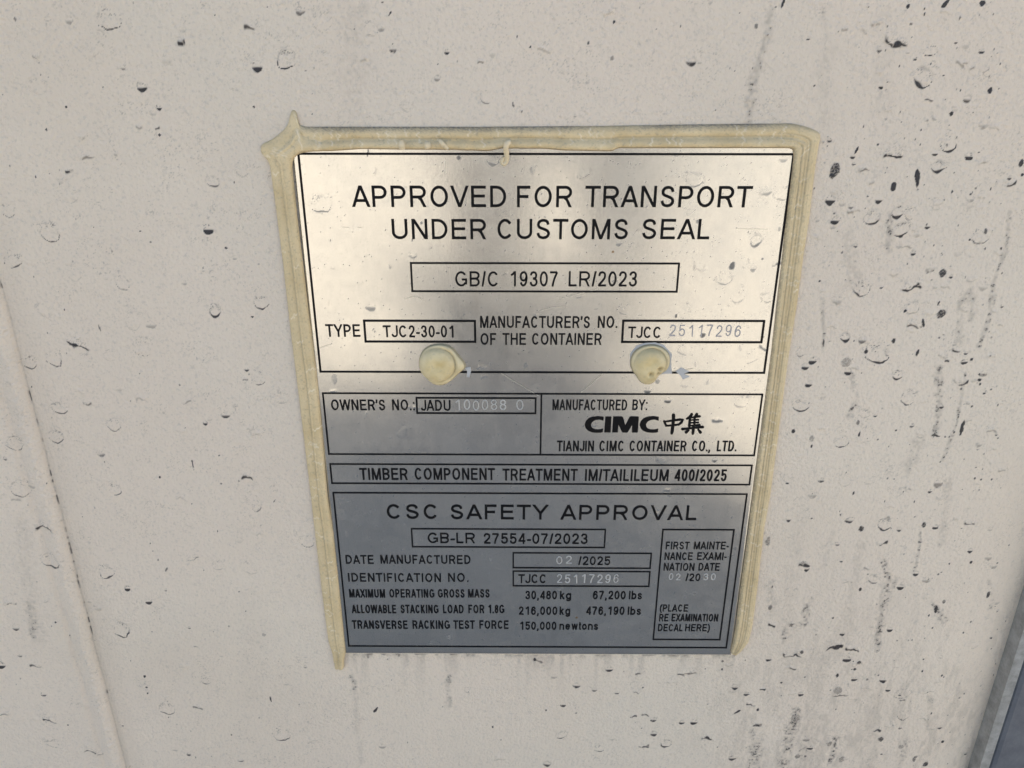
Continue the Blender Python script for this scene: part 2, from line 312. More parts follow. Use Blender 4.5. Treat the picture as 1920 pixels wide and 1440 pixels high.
def heightfield(X, Z, feats, streaks, depth, scale=1.0):
    """relief (towards the viewer, metres), dark rims and dirt for flakes, blisters and streaks"""
    nz, nx = X.shape
    Hh = np.zeros_like(X); D = np.zeros_like(X); T = np.zeros_like(X)
    x0, z0 = X[0, 0], Z[0, 0]; dx = X[0, 1] - X[0, 0]; dz = Z[1, 0] - Z[0, 0]
    fine = rng.uniform(0, 1, X.shape)
    n1 = vnoise(X, Z, 0.0011, 3); n2 = vnoise(X, Z, 0.0028, 4)
    k = 0
    for it in feats.replace('\n', '').split(';'):
        px, py, r, dk, kd = it.split(); px, py, r, dk = float(px), float(py), float(r), float(dk); k += 1
        c = P([px, px + r], [py, py], depth); R = abs(c[1][0] - c[0][0]); cx, cz = c[0]
        m = R * 2.2 + 0.002
        i0, i1 = int((cx - m - x0) / dx), int((cx + m - x0) / dx) + 1
        j0, j1 = sorted((int((cz - m - z0) / dz), int((cz + m - z0) / dz) + 1))
        i0, j0, i1, j1 = max(i0, 0), max(j0, 0), min(i1, nx), min(j1, nz)
        if i1 <= i0 or j1 <= j0: continue
        sl = (slice(j0, j1), slice(i0, i1))
        x, z = X[sl] - cx, Z[sl] - cz; a, b, f = n1[sl], n2[sl], fine[sl]
        rr = np.random.default_rng(k * 13 + 5)
        if kd == 'b':
            wob = 1 + rr.uniform(.06, .22) * b + 0.07 * a + rr.uniform(0, .10) * np.cos(rr.integers(2, 5) * np.arctan2(z, x) + rr.uniform(0, 6))
            ex = rr.uniform(0.85, 1.1); ez = rr.uniform(0.75, 1.0); sk = rr.uniform(-.25, .25)
            q = np.hypot((x - sk * z) / (R * ex), z / (R * ez)) * wob
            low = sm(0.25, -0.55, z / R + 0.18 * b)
            Hh[sl] += scale * rr.uniform(.3, 1.) * (0.00010 + 0.026 * R) * np.clip(1 - q ** 4, 0, 1) ** 0.6 * (0.35 + 0.65 * low)
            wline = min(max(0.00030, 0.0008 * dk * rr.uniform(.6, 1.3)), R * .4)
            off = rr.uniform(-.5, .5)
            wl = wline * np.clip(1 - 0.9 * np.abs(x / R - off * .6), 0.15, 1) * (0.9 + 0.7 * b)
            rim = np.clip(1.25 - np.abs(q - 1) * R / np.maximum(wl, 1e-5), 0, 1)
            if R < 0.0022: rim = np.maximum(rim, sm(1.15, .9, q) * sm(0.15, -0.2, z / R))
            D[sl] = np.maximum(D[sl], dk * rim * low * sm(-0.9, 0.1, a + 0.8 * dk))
            up = sm(-0.3, 0.5, z / R) * sm(1.5, .9, q) * sm(0.3, 0.8, q)
            D[sl] = np.maximum(D[sl], (0.10 + 0.45 * dk) * up * (f > 0.80) * sm(-.6, .4, a))
            D[sl] = np.maximum(D[sl], (0.03 + .16 * dk) * rim * sm(-.2, .5, b + .3 * a))
        elif kd == 'd':
            R *= .88; dk *= .9
            q = np.hypot(x / (R * rr.uniform(.5, .9)), z / (R * rr.uniform(.7, 1.2))) * (1 + .35 * b + .2 * a)
            base = sm(1.0, 0.8, q)
            if R > 0.0015: base = base * (0.6 + 0.4 * (f > .45))
            D[sl] = np.maximum(D[sl], dk * base)
            Hh[sl] += scale * 0.00012 * sm(1, .6, q)
        elif kd == 'r':
            T[sl] = np.maximum(T[sl], sm(1, .6, np.hypot(x, z) / R)); D[sl] = np.maximum(D[sl], .5 * sm(.7, .3, np.hypot(x, z) / R))
        elif kd == 'w':
            ph = rr.uniform(0, 6.3); fr = rr.uniform(2.2, 4.2); sl_ = rr.uniform(-.35, .35)
            zz = R * (0.13 * np.sin(fr * x / R + ph) + sl_ * x / R + 0.34 * b + .12 * a) - 0.1 * R
            d = z - zz; inside = sm(1.0, 0.75, np.abs(x) / R)
            wl = 0.00055 * (0.5 + 0.8 * np.clip(0.5 + b, 0, 1)) * (0.5 + dk)
            D[sl] = np.maximum(D[sl], dk * np.clip(1.3 - np.abs(d) / np.maximum(wl, 1e-5), 0, 1) * inside * sm(-.75, .1, a + .5 * dk))
            Hh[sl] += scale * 0.00030 * inside * sm(-0.0004, 0.0004, d) * sm(R * 1.1, 0.1 * R, d)
            D[sl] = np.maximum(D[sl], .3 * dk * inside * (f > .8) * sm(R * 1.1, 0.2 * R, d) * (d > 0))
        elif kd == 's':
            an = rr.uniform(0.6, 2.1); ca, sa = math.cos(an), math.sin(an)
            u = x * ca + z * sa; v = -x * sa + z * ca
            q = np.hypot(u / R, v / (R * 0.23)) * (1 + .45 * b + .2 * a)
            D[sl] = np.maximum(D[sl], dk * sm(1.05, 0.8, q)); Hh[sl] += scale * 0.0002 * sm(1, .5, q)
    for st in streaks.replace('\n', '').split(';'):
        if not st: continue
        pts, w, den = st.split('|'); w = float(w) * 0.00021; den = float(den)
        pp = np.array([[float(v) for v in q.split(',')] for q in pts.split()])
        Q = P(pp[:, 0], pp[:, 1], depth)
        best = np.full(X.shape, 9.)
        xa, xb = Q[:, 0].min() - .01, Q[:, 0].max() + .01; za, zb = Q[:, 1].min() - .01, Q[:, 1].max() + .01
        i0, i1 = max(int((xa - x0) / dx), 0), min(int((xb - x0) / dx), nx)
        j0, j1 = sorted((int((za - z0) / dz), int((zb - z0) / dz))); j0, j1 = max(j0, 0), min(j1, nz)
        if i1 <= i0 or j1 <= j0: continue
        sl = (slice(j0, j1), slice(i0, i1)); x, z = X[sl], Z[sl]; best = np.full(x.shape, 9.)
        for (ax, az), (bx, bz) in zip(Q[:-1], Q[1:]):
            L = (bx - ax) ** 2 + (bz - az) ** 2
            t = np.clip(((x - ax) * (bx - ax) + (z - az) * (bz - az)) / L, 0, 1)
            best = np.minimum(best, np.hypot(x - ax - t * (bx - ax), z - az - t * (bz - az)))
        s = sm(1.3, 0.2, best / w * (1 + .5 * n2[sl])) * sm(-.9, .3, vnoise(x, z, .006, 9) + .3)
        clump = 0.5 + 0.5 * n1[sl]
        D[sl] = np.maximum(D[sl], s * np.clip(den * .75 * clump + (fine[sl] * clump > 1 - den * .9) * .7 * (den ** .5), 0, .85))
    return Hh, D, T


# visible piece of wall as a fine relief, the rest coarse
STEP = 0.00038
gx0, gx1, gz0, gz1 = -0.30, edge, H0 - 0.205, H0 + 0.222
nx = int((gx1 - gx0) / STEP) + 1; nz = int((gz1 - gz0) / STEP) + 1
X, Z = np.meshgrid(np.linspace(gx0, gx1, nx), np.linspace(gz0, gz1, nz))
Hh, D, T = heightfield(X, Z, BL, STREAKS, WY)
# many small unlisted specks and faint flakes, denser to the right
extra = []
for i in range(950):
    px = rng.uniform(0, 1900) if i % 2 else min(1880, 1880 - abs(rng.normal(0, 240)))
    py = rng.uniform(0, 1440)
    if 500 < px < 1520 and 230 < py < 1235: continue
    k = rng.choice(['d', 'b', 'w', 'b'], p=[.62, .11, .20, .07])
    r = rng.uniform(1.2, 2.6) if k == 'd' else rng.uniform(3, 12)
    dk = rng.uniform(.3, .9) if k == 'd' else rng.uniform(.06, .32)
    if k == 'b' and px > 1300 and rng.random() < .3: r, dk = rng.uniform(2.5, 5), rng.uniform(.6, .95)
    extra.append(f'{px:.0f} {py:.0f} {r:.1f} {dk:.2f} {k}')
H2, D2, T2 = heightfield(X, Z, ';'.join(extra), '', WY)
Hh += H2; D = np.maximum(D, D2)
# smudgy wash over the lower right and right side
# grime washed down on the lower right
wash = sm(0.05, 0.14, X) * sm(H0 - 0.02, H0 - 0.16, Z)
D = np.maximum(D, wash * 0.10 * np.clip(vnoise(X, Z * .25, .004, 21) + vnoise(X, Z * .4, .0015, 22), 0, 1))
# curled worm-like micro marks
worm = np.abs(vnoise(X, Z, .0016, 31) + .5 * vnoise(X, Z, .0007, 32))
D = np.maximum(D, 0.24 * sm(.06, 0, worm) * sm(.0, .6, vnoise(X, Z, .005, 33)) * sm(-.3, .5, vnoise(X, Z, .03, 34) + .3))
# broken dark line just under the plate, run-off dirt streaks below it
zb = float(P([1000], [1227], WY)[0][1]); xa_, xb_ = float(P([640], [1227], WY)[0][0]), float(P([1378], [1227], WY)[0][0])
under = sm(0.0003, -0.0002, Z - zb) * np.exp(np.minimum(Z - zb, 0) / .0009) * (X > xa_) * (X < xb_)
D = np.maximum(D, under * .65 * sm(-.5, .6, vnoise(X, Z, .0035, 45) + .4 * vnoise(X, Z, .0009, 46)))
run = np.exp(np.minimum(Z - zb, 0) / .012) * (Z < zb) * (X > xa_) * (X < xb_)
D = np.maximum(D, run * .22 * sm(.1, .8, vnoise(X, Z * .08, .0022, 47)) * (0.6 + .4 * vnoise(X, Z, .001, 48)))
# seam: bead of filler left of a hairline crack, tan tint to its right
s = X - seam_x + 0.0005 * vnoise(X, Z, .02, 41)
Hh += 0.0019 * np.exp(-((s + 0.0046) / 0.0031) ** 2) * (1 + .12 * vnoise(X, Z, .0012, 42)) + 0.0008 * sm(0.0, -0.0015, s) - 0.0010 * np.exp(-((s + .0115) / .0016) ** 2)
Hh -= 0.0003 * np.exp(-(s / 0.0004) ** 2)
gap = sm(-.2, .5, vnoise(X, Z, .006, 43))
D = np.maximum(D, np.exp(-((s) / 0.00030) ** 2) * (0.10 + 0.60 * gap * sm(-.3, .4, vnoise(X, Z, .0017, 44))))
T = np.maximum(T, 0.28 * np.exp(-((s - 0.0012) / 0.0022) ** 2) * (0.5 + .5 * sm(H0 + .1, H0 - .1, Z)))
T = np.maximum(T, 0.10 * np.exp(-((s - 0.004) / 0.006) ** 2))
# the door skin rolls away towards its right-hand edge
d = np.clip(X - (edge - 0.045), 0, 1)
Hh -= 3.0 * d ** 2
keep_edge = float(3.0 * 0.045 ** 2)
V = np.stack([X, WY - Hh, Z], -1).reshape(-1, 3)
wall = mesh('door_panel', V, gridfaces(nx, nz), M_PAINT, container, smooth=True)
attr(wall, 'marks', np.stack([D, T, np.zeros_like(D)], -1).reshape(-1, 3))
# coarse surroundings of the same skin
ye = WY + keep_edge
def bent(z0, z1):
    xs = [XL, gx0, edge - 0.045] + [edge - 0.045 + 0.005 * i for i in range(1, 10)]
    V = []
    for z in (z0, z1):
        for x in xs: V.append((x, WY + 3 * max(0, x - (edge - .045)) ** 2, z))
    n = len(xs); return V, [(i, i + 1, n + i + 1, n + i) for i in range(n - 1)]
parts = [bent(0.25, gz0), bent(gz1, 2.38), ([(XL, WY, gz0), (gx0, WY, gz0), (gx0, WY, gz1), (XL, WY, gz1)], [(0, 1, 2, 3)])]
V, F = merge(parts); o = mesh('outer_skin', V, F, M_PAINT, container)
attr(o, 'marks', np.zeros((len(V), 3)))
# rubber gasket and corner post beyond the edge
V, F = box(edge, edge + 0.005, -0.0005, ye + 0.05, 0.25, 2.38); mesh('door_gasket', V, F, M_RUB, container)
V, F = box(edge + 0.005, edge + 0.14, 0.0, ye + 0.15, 0.0, 2.45); o = mesh('corner_post', V, F, M_POST, container)
bv = o.modifiers.new('bevel', 'BEVEL'); bv.width = .004; bv.segments = 3
XE = 1.83
V, F = box(edge + 0.15, XE, WY, WY + .05, 0.25, 2.38); o = mesh('second_door', V, F, M_PAINT, container)
attr(o, 'marks', np.zeros((len(V), 3)))
V, F = box(1.10, XE, .12, 2.0, 2.452, 3.12); mesh('roof_shadow_block', V, F, M_POST, container)  # added unseen block on the roof, shapes the ground shadow the plate reflects
V, F = merge([box(XL, XE, 0.18, 6.0, 0.15, 2.38), box(XL, XE, WY + .03, 6.0, 2.382, 2.45)]); o = mesh('container_body', V, F, M_PAINT, container)
attr(o, 'marks', np.zeros((len(V), 3)))

# ------------------------------------------------------------ approval plate
plate = empty('approval_plate', (0, 0, H0))
tag(plate, 'brushed metal plate with black printed boxes and lettering on the white container wall', 'data plate')
PY = 0.0002
pl = P([647.5, 1369.8], [1225, 1228.5], PY)
x0, x1, z0 = pl[0][0], pl[1][0] + .0002, float(np.mean(pl[:, 1]))
z1 = float(P([1300], [279], PY)[0][1]) + 0.004
x0 -= 0.0003
nx = int((x1 - x0) / .0004) + 1; nz = int((z1 - z0) / .0004) + 1
X, Z = np.meshgrid(np.linspace(x0, x1, nx), np.linspace(z0, z1, nz))
Hh, D, T = heightfield(X, Z, PLATE_BL, '', PY, 0.16)
ex = []
for i in range(330):
    px, py = rng.uniform(570, 1480), rng.uniform(290, 1215)
    rightness = (px - 570) / 900
    k = rng.choice(['d', 's', 'b', 'w'], p=[.75, .07, .09, .09])
    r = rng.uniform(.8, 1.6) if k == 'd' else rng.uniform(3, 9)
    dk = rng.uniform(.3, .9) if k == 'd' else rng.uniform(.05, .3) * (0.3 + rightness) * (1.2 if py < 900 else .5)
    ex.append(f'{px:.0f} {py:.0f} {r:.1f} {dk:.2f} {k}')
H2, D2, T2 = heightfield(X, Z, ';'.join(ex), '', PY, 0.1)
Hh = np.clip(Hh + H2, 0, 0.00016); D = np.maximum(D, D2)
worm = np.abs(vnoise(X, Z, .0016, 81) + .5 * vnoise(X, Z, .0007, 82))
D = np.maximum(D, 0.22 * sm(.05, 0, worm) * sm(.1, .7, vnoise(X, Z, .005, 83)) * sm(-.06, .08, X + (Z - H0) * .4))
dust = rng.uniform(0, 1, X.shape); D = np.maximum(D, .35 * (dust > .9965) + .10 * (dust > .965) * sm(-.4, .5, vnoise(X, Z, .008, 84)))
# dusty film that dulls the metal, more on the upper right
film = np.clip(0.04 + 0.02 * vnoise(X, Z, .012, 51) + 0.03 * vnoise(X, Z, .003, 52) + 0.10 * sm(-.02, .09, X) * sm(H0 - .05, H0 + .06, Z), 0, .5)
edge_d = np.minimum(np.minimum(X - x0, x1 - X), Z - z0)
roll = 0.0003 * sm(0.0006, 0, edge_d)
V = np.stack([X, PY - Hh + roll, Z], -1).reshape(-1, 3)
F = gridfaces(nx, nz)
# skirt down to the wall
idx = np.arange(nx * nz).reshape(nz, nx)
loop = np.concatenate([idx[0, :], idx[1:, -1], idx[-1, -2::-1], idx[-2:0:-1, 0]])
base = V[loop].copy(); base[:, 1] = WY + .0003
n0 = len(V); L = len(loop); a = np.arange(L); bq = (a + 1) % L
V = np.concatenate([V, base]); F = np.concatenate([F, np.stack([loop[bq], loop[a], n0 + a, n0 + bq], -1)])
sheet = mesh('plate_sheet', V, F, M_PLATE, plate, smooth=True)
mk = np.zeros((len(V), 3)); mk[:nx * nz] = np.stack([D, T, film], -1).reshape(-1, 3)
attr(sheet, 'marks', mk)

# printed frames: left, right, top, bottom (mm about the plate's origin), line half width
FR = [(-95, 95, 140, 49.96), (-53.84, 54.71, 97.4, 85.63), (-74.63, -28.33, 72.9, 63.69), (33.53, 92.11, 73.16, 63.79),
      (-94.97, 95.52, 39.92, 10.22), (-54.39, -2.54, 37.85, 30.58), (-94.92, 95.16, 5.17, -4.73), (-94.8, 94.63, -9.71, -98.26),
      (-59.84, 30.82, -28.97, -38.96), (-12.2, 53.21, -42.16, -50.64), (-12.18, 53.27, -52.59, -61.14), (57.73, 90.85, -28.87, -93.24)]
HW = [.42, .38, .45, .45, .36, .38, .36, .36, .34, .34, .34, .36]
names_fr = ['customs frame', 'customs number box', 'type box', 'serial number box', 'owner and maker frame', 'owner number box', 'timber treatment box',
            'safety approval frame', 'approval number box', 'manufacture date box', 'identification box', 'examination date box']
for (l, r, t, b), w, nm in zip(FR, HW, names_fr):
    def ring(o_): return [(l - o_, b - o_), (r + o_, b - o_), (r + o_, t + o_), (l - o_, t + o_)]
    V = [(x / 1000, -.00002, z / 1000 + H0) for x, z in ring(w) + ring(-w)]
    F = [(i, (i + 1) % 4, 4 + (i + 1) % 4, 4 + i) for i in range(4)]
    if nm == 'owner and maker frame':
        n = len(V); V += [(x / 1000, -.00002, z / 1000 + H0) for x, z in ((-.45, b + w), (.3, b + w), (.3, t - w), (-.45, t - w))]
        V = V[:n] + [(v[0], v[1], v[2]) for v in V[n:]]; F.append((n, n + 1, n + 2, n + 3))
    mesh('printed_frame', V, F, M_INK, plate)

# ---- a plain sans-serif drawn with strokes
ADV = dict(A=.667, B=.667, C=.722, D=.722, E=.667, F=.611, G=.778, H=.722, I=.278, J=.5, K=.667, L=.556, M=.833, N=.722, O=.778, P=.667, R=.722, S=.667,
           T=.611, U=.722, V=.667, W=.944, X=.667, Y=.667, k=.5, g=.556, l=.222, b=.556, s=.5, n=.556, e=.556, w=.722, t=.278, o=.556)
ADV.update({d: .556 for d in '0123456789'}); ADV.update({'-': .333, '/': .30, '.': .278, ',': .278, ':': .278, "'": .2, '(': .333, ')': .333})
SB = dict(A=0, V=0, W=0.01, X=.01, Y=0, T=.03, J=.03, I=.19, L=.11)


def arc(cx, cy, rx, ry, a0, a1, n=14):
    a = np.radians(np.linspace(a0, a1, n)); return list(zip(cx + rx * np.cos(a), cy + ry * np.sin(a)))


def crom(p, n=5):
    p = [p[0]] + list(p) + [p[-1]]; out = []
    for i in range(1, len(p) - 2):
        a, b, c, d = map(np.array, p[i - 1:i + 3])
        for t in np.linspace(0, 1, n, endpoint=False):
            out.append(tuple(.5 * (2 * b + (c - a) * t + (2 * a - 5 * b + 4 * c - d) * t * t + (3 * b - a - 3 * c + d) * t ** 3)))
    out.append(tuple(p[-1])); return out


SP = {'S': [(.93, .76), (.8, .94), (.5, 1), (.18, .93), (.06, .76), (.17, .6), (.5, .51), (.84, .41), (.97, .25), (.83, .07), (.5, 0), (.17, .07), (.02, .27)],
      '2': [(.04, .72), (.16, .93), (.5, 1), (.85, .92), (.95, .73), (.85, .54), (.5, .3), (.14, .1), (.02, 0)],
      '3a': [(.04, .77), (.17, .94), (.48, 1), (.8, .93), (.9, .76), (.78, .58), (.38, .53)], '3b': [(.38, .53), (.82, .46), (.98, .27), (.84, .07), (.48, 0), (.14, .07), (.02, .26)],
      '5': [(.1, .46), (.28, .59), (.52, .63), (.85, .55), (.98, .32), (.84, .08), (.48, 0), (.14, .08), (.02, .25)],
      '6': [(.93, .77), (.8, .94), (.54, 1), (.2, .88), (.03, .5), (.07, .2), (.26, .03), (.53, 0), (.85, .09), (.98, .31), (.85, .54), (.53, .62), (.2, .54), (.05, .32)]}


def glyph(c, w, s):
    l, r, b, t, m = s, w - s, s, 1 - s, w / 2
    U = lambda pts: [(l + (r - l) * x, b + (t - b) * y) for x, y in pts]
    def bowl(x0_, y1, y2, k=.55):
        ry = (y2 - y1) / 2; rx = min(ry * 1.05, (r - x0_) * k)
        return [(x0_, y2)] + arc(r - rx, (y1 + y2) / 2, rx, ry, 90, -90) + [(x0_, y1)]
    E = lambda x0_, x1_, y0, y1, a0=0, a1=360, n=28: arc((x0_ + x1_) / 2, (y0 + y1) / 2, (x1_ - x0_) / 2, (y1 - y0) / 2, a0, a1, n)
    q = s * 1.06
    if c == 'A': return [[(q, 0), (m, 1)], [(w - q, 0), (m, 1)], [(w * .2, .3 + 0 * s), (w * .8, .3)]]
    if c == 'B': return [[(l, 0), (l, 1)], bowl(l, .52, t), bowl(l, b, .52)]
    if c == 'C': return [E(l, r, b, t, 38, 322)]
    if c == 'D': return [[(l, 0), (l, 1)], bowl(l, b, t, .62)]
    if c == 'E': return [[(l, 0), (l, 1)], [(l, t), (w, t)], [(l, .52), (w * .93, .52)], [(l, b), (w, b)]]
    if c == 'F': return [[(l, 0), (l, 1)], [(l, t), (w, t)], [(l, .5), (w * .86, .5)]]
    if c == 'G': return [E(l, r, b, t, 38, 318) + [(r, .2), (r, .46), (w * .55, .46)]]
    if c == 'H': return [[(l, 0), (l, 1)], [(r, 0), (r, 1)], [(l, .52), (r, .52)]]
    if c in 'Il': return [[(m, 0), (m, 1)]]
    if c == 'J': return [[(r, 1), (r, .3)] + arc((l + r) / 2, .3, (r - l) / 2, .3 - b, 0, -170)]
    if c == 'K': return [[(l, 0), (l, 1)], [(w - q * 1.3, 1), (l, .36)], [(w * .38, .55), (w - q * 1.1, 0)]]
    if c == 'L': return [[(l, 0), (l, 1)], [(l, b), (w, b)]]
    if c == 'M': return [[(l, 0), (l, 1)], [(r, 0), (r, 1)], [(l + s * .3, 1), (m, 0)], [(r - s * .3, 1), (m, 0)]]
    if c == 'N': return [[(l, 0), (l, 1)], [(r, 0), (r, 1)], [(l + s * .2, 1), (r - s * .2, 0)]]
    if c in 'O0': return [E(l, r, b, t)]
    if c == 'P': return [[(l, 0), (l, 1)], bowl(l, .45, t)]
    if c == 'R': return [[(l, 0), (l, 1)], bowl(l, .47, t), [(w * .5, .47), (w * .68, .36), (w - q, 0)]]
    if c == 'S': return [crom(U(SP['S']))]
    if c == 'T': return [[(m, 0), (m, 1)], [(0, t), (w, t)]]
    if c == 'U': return [[(l, 1), (l, .34)] + arc(m, .34, (r - l) / 2, .34 - b, 180, 360) + [(r, .34), (r, 1)]]
    if c == 'V': return [[(q, 1), (m, 0)], [(w - q, 1), (m, 0)]]
    if c == 'W': return [[(q, 1), (w * .27, 0)], [(m, 1), (w * .27, 0)], [(m, 1), (w * .73, 0)], [(w - q, 1), (w * .73, 0)]]
    if c == 'X': return [[(q, 1), (w - q, 0)], [(w - q, 1), (q, 0)]]
    if c == 'Y': return [[(q, 1), (m, .42)], [(w - q, 1), (m, .42)], [(m, .46), (m, 0)]]
    if c == '1': return [[(w * .68, 0), (w * .68, 1)], [(w * .66, .97), (w * .42, .82), (w * .2, .74)]]
    if c == '2': return [crom(U(SP['2'])), [(s * .6, b), (w, b)]]
    if c == '3': return [crom(U(SP['3a'])), crom(U(SP['3b']))]
    if c == '4': return [[(w * .74, 0), (w * .74, 1)], [(w * .70, .96), (l * .9, .27)], [(0, .27), (w, .27)]]
    if c == '5': return [[(w * .93, t), (w * .2, t), (l + .06 * w, b + (t - b) * .46)], crom(U(SP['5']))]
    if c == '6': return [crom(U(SP['6']))]
    if c == '7': return [[(0, t), (r, t)], crom([(r, t), (w * .62, .6), (w * .45, .3), (w * .36, 0)])]
    if c == '8': return [E(l + w * .04, r - w * .04, .54, t), E(l, r, b, .54)]
    if c == '9': return [[(w - x, 1 - y) for x, y in crom(U(SP['6']))]]
    if c == '-': return [[(0, .36), (w, .36)]]
    if c == '/': return [[(s, 0), (w - s, 1)]]
    if c == '.': return [[(m, 0), (m, 2.1 * s)]]
    if c == ',': return [[(m, 2.1 * s), (m, 0), (m - s * .8, -.16)]]
    if c == ':': return [[(m, 0), (m, 2.1 * s)], [(m, .62), (m, .62 + 2.1 * s)]]
    if c == "'": return [[(m, 1), (m, .82), (m - s * .5, .68)]]
    if c == '(': return [arc(w * 1.5, .4, w * 1.5 - s, .68, 118, 242)]
    if c == ')': return [arc(-w * .5, .4, w * 1.5 - s, .68, 62, -62)]
    x = .72                                        # x-height
    if c == 'k': return [[(l, 0), (l, 1)], [(w - q * 1.3, x), (l, .28)], [(w * .4, .45), (w - q, 0)]]
    if c == 'b': return [[(l, 0), (l, 1)], E(l, r, b, x - s)]
    if c == 'g': return [E(l, r, b, x - s), [(r, x), (r, .02)] + arc(m, 0, (r - l) / 2, .24 - s, 0, -160)]
    if c == 's': return [[(p, q_ * x) for p, q_ in crom([(l + (r - l) * a, s / x + (1 - 2 * s / x) * h) for a, h in SP['S']])]]
    if c == 'n': return [[(l, 0), (l, x)], [(l, x * .6)] + arc(m, x - s - (r - l) / 2, (r - l) / 2, (r - l) / 2, 170, 0) + [(r, 0)]]
    if c == 'e': return [[(l, x / 2 + .01), (r, x / 2 + .01)] + E(l, r, b, x - s, 8, 325)]
    if c == 'w': return [[(q, x), (w * .28, 0)], [(m, x), (w * .28, 0)], [(m, x), (w * .72, 0)], [(w - q, x), (w * .72, 0)]]
    if c == 't': return [[(w * .45, .95), (w * .45, .12), (w * .62, s), (w, s)], [(0, x - s), (w, x - s)]]
    if c == 'o': return [E(l, r, b, x - s)]
    raise ValueError(c)


def ribbon(pts, s, caps=True):
    p = np.array(pts, float); keep = [0] + [i for i in range(1, len(p)) if np.hypot(*(p[i] - p[i - 1])) > 1e-6]; p = p[keep]
    closed = np.hypot(*(p[0] - p[-1])) < 1e-4
    if closed: p = p[:-1]
    n = len(p); out = []
    for i in range(n):
        a = p[i] - p[i - 1] if (i > 0 or closed) else None
        c_ = p[(i + 1) % n] - p[i] if (i < n - 1 or closed) else None
        if a is None or c_ is None:
            d = c_ if a is None else a; d = d / np.hypot(*d); nn = np.array([-d[1], d[0]])
            if (abs(p[i][1]) < 1e-6 or abs(p[i][1] - 1) < 1e-6 or abs(p[i][1] - .72) < 1e-6) and abs(d[1]) > .5:
                nn = np.array([-1 / d[1], 0.])
            out.append(nn * s)
        else:
            a = a / np.hypot(*a); c_ = c_ / np.hypot(*c_); na = np.array([-a[1], a[0]]); nb = np.array([-c_[1], c_[0]])
            k = na + nb; k = k / max(np.hypot(*k), 1e-6); out.append(k * s / max(k @ na, .45))
    out = np.array(out); Lp, Rp = p + out, p - out
    V = np.concatenate([Lp, Rp]); F = [(i, n + i, n + (i + 1) % n, (i + 1) % n) for i in range(n if closed else n - 1)]
    return V, F


layer = [0]


def tube(p3, rad, nseg=6):
    """a half-sunk round ridge along points in (x, z)"""
    p = np.array(p3, float); n = len(p); V = []; F = []
    for i in range(n):
        d = p[min(i + 1, n - 1)] - p[max(i - 1, 0)]; d = d / max(np.hypot(*d), 1e-9); nn = np.array([-d[1], d[0]])
        for k in range(nseg + 1):
            a = math.pi * k / nseg; q = p[i] + nn * math.cos(a) * rad
            V.append((q[0], PY - .0001 - math.sin(a) * rad * .5, q[1]))
    k = nseg + 1
    for i in range(n - 1):
        for j in range(nseg): F.append((i * k + j, i * k + j + 1, (i + 1) * k + j + 1, (i + 1) * k + j))
    return V, F


def words(name, lst, ytop, ybase, sw=.068, stamp=False, tight=1.0, label=None):
    V, F = [], []
    for it in lst:
        txt, xa, xb = it[:3]
        yt = ytop; yb = ybase
        if len(it) > 3: yt, yb = it[3:5]
        q = P([xa, xb, (xa + xb) / 2, (xa + xb) / 2], [(yt + yb) / 2, (yt + yb) / 2, yb, yt], -.00003 if not stamp else PY)
        X0, X1, Zb, Zt = q[0][0], q[1][0], q[2][1], q[3][1]; cap = Zt - Zb; Wd = (X1 - X0) / cap
        slope = (P([xb], [yb], 0)[0][1] - P([xa], [yb], 0)[0][1]) * 0
        A_ = [ADV[c] / .716 for c in txt]
        sb = [SB.get(c, .1) * min(a, 1) for c, a in zip(txt, A_)]
        ink = [a - 2 * e for a, e in zip(A_, sb)]
        nat = sum(A_) - sb[0] - sb[-1]
        k = Wd / nat * tight
        if len(txt) == 1: k = Wd / ink[0]
        extra_ = (Wd - nat * k) / max(len(txt) - 1, 1)
        cur = -sb[0] * k
        for c, a, e, w in zip(txt, A_, sb, ink):
            w_ = w * k; gx = cur + e * k
            if c == 'I' or c == 'l' or c in '.:,': gx = cur + a * k / 2 - sw; w_ = 2 * sw
            jy = rng.uniform(-.05, .05); jr = rng.uniform(-.05, .05); js = rng.uniform(.7, 1.15)
            for st in glyph(c, w_, sw):
                if stamp:
                    pts = [((x + gx - jr * (y - .5)) * cap + X0, (y + jy + jr * (x - w_ / 2)) * cap + Zb) for x, y in st]
                    v, f = tube(pts, sw * cap * js)
                    n = len(V); V += v; F += [tuple(i + n for i in t) for t in f]
                else:
                    v, f = ribbon(st, sw); n = len(V); layer[0] = (layer[0] + 1) % 12
                    yy = -.00003 - layer[0] * 1.5e-6
                    V += [((x + gx) * cap + X0, yy, y * cap + Zb) for x, y in v]
                    F += [tuple(i + n for i in t) for t in f]
            cur += a * k + extra_
    o = mesh(name, V, F, (M_STAMP2 if ytop > 700 else M_STAMP) if stamp else M_INK, plate, smooth=stamp)
    if label: o['label'] = label
    return o


words('lettering', [('APPROVED', 658.6, 949.1), ('FOR', 969.4, 1072.6, 348.6, 388.6), ('TRANSPORT', 1097.3, 1410.1, 348.8, 388.7)], 348.2, 388.3, .067, tight=.98)
words('lettering', [('UNDER', 734.5, 911.2), ('CUSTOMS', 932.8, 1178.3), ('SEAL', 1204.2, 1331.3)], 410.8, 448.6, .067, tight=.98)
words('lettering', [('GB/C', 853.5, 935), ('19307', 955.3, 1046.2), ('LR/2023', 1066.4, 1194.9)], 509, 537.2, .062)
words('lettering', [('TYPE', 610.4, 674.9)], 608.4, 631.6)
words('lettering', [('TJC2-30-01', 717.9, 852.3)], 610.6, 632.6)
words('lettering', [("MANUFACTURER'S", 900.2, 1106.4), ('NO.', 1121.1, 1159)], 593, 615)
words('lettering', [('OF', 901, 930.5), ('THE', 942.2, 986.3), ('CONTAINER', 997.7, 1128.1)], 625, 646.7)
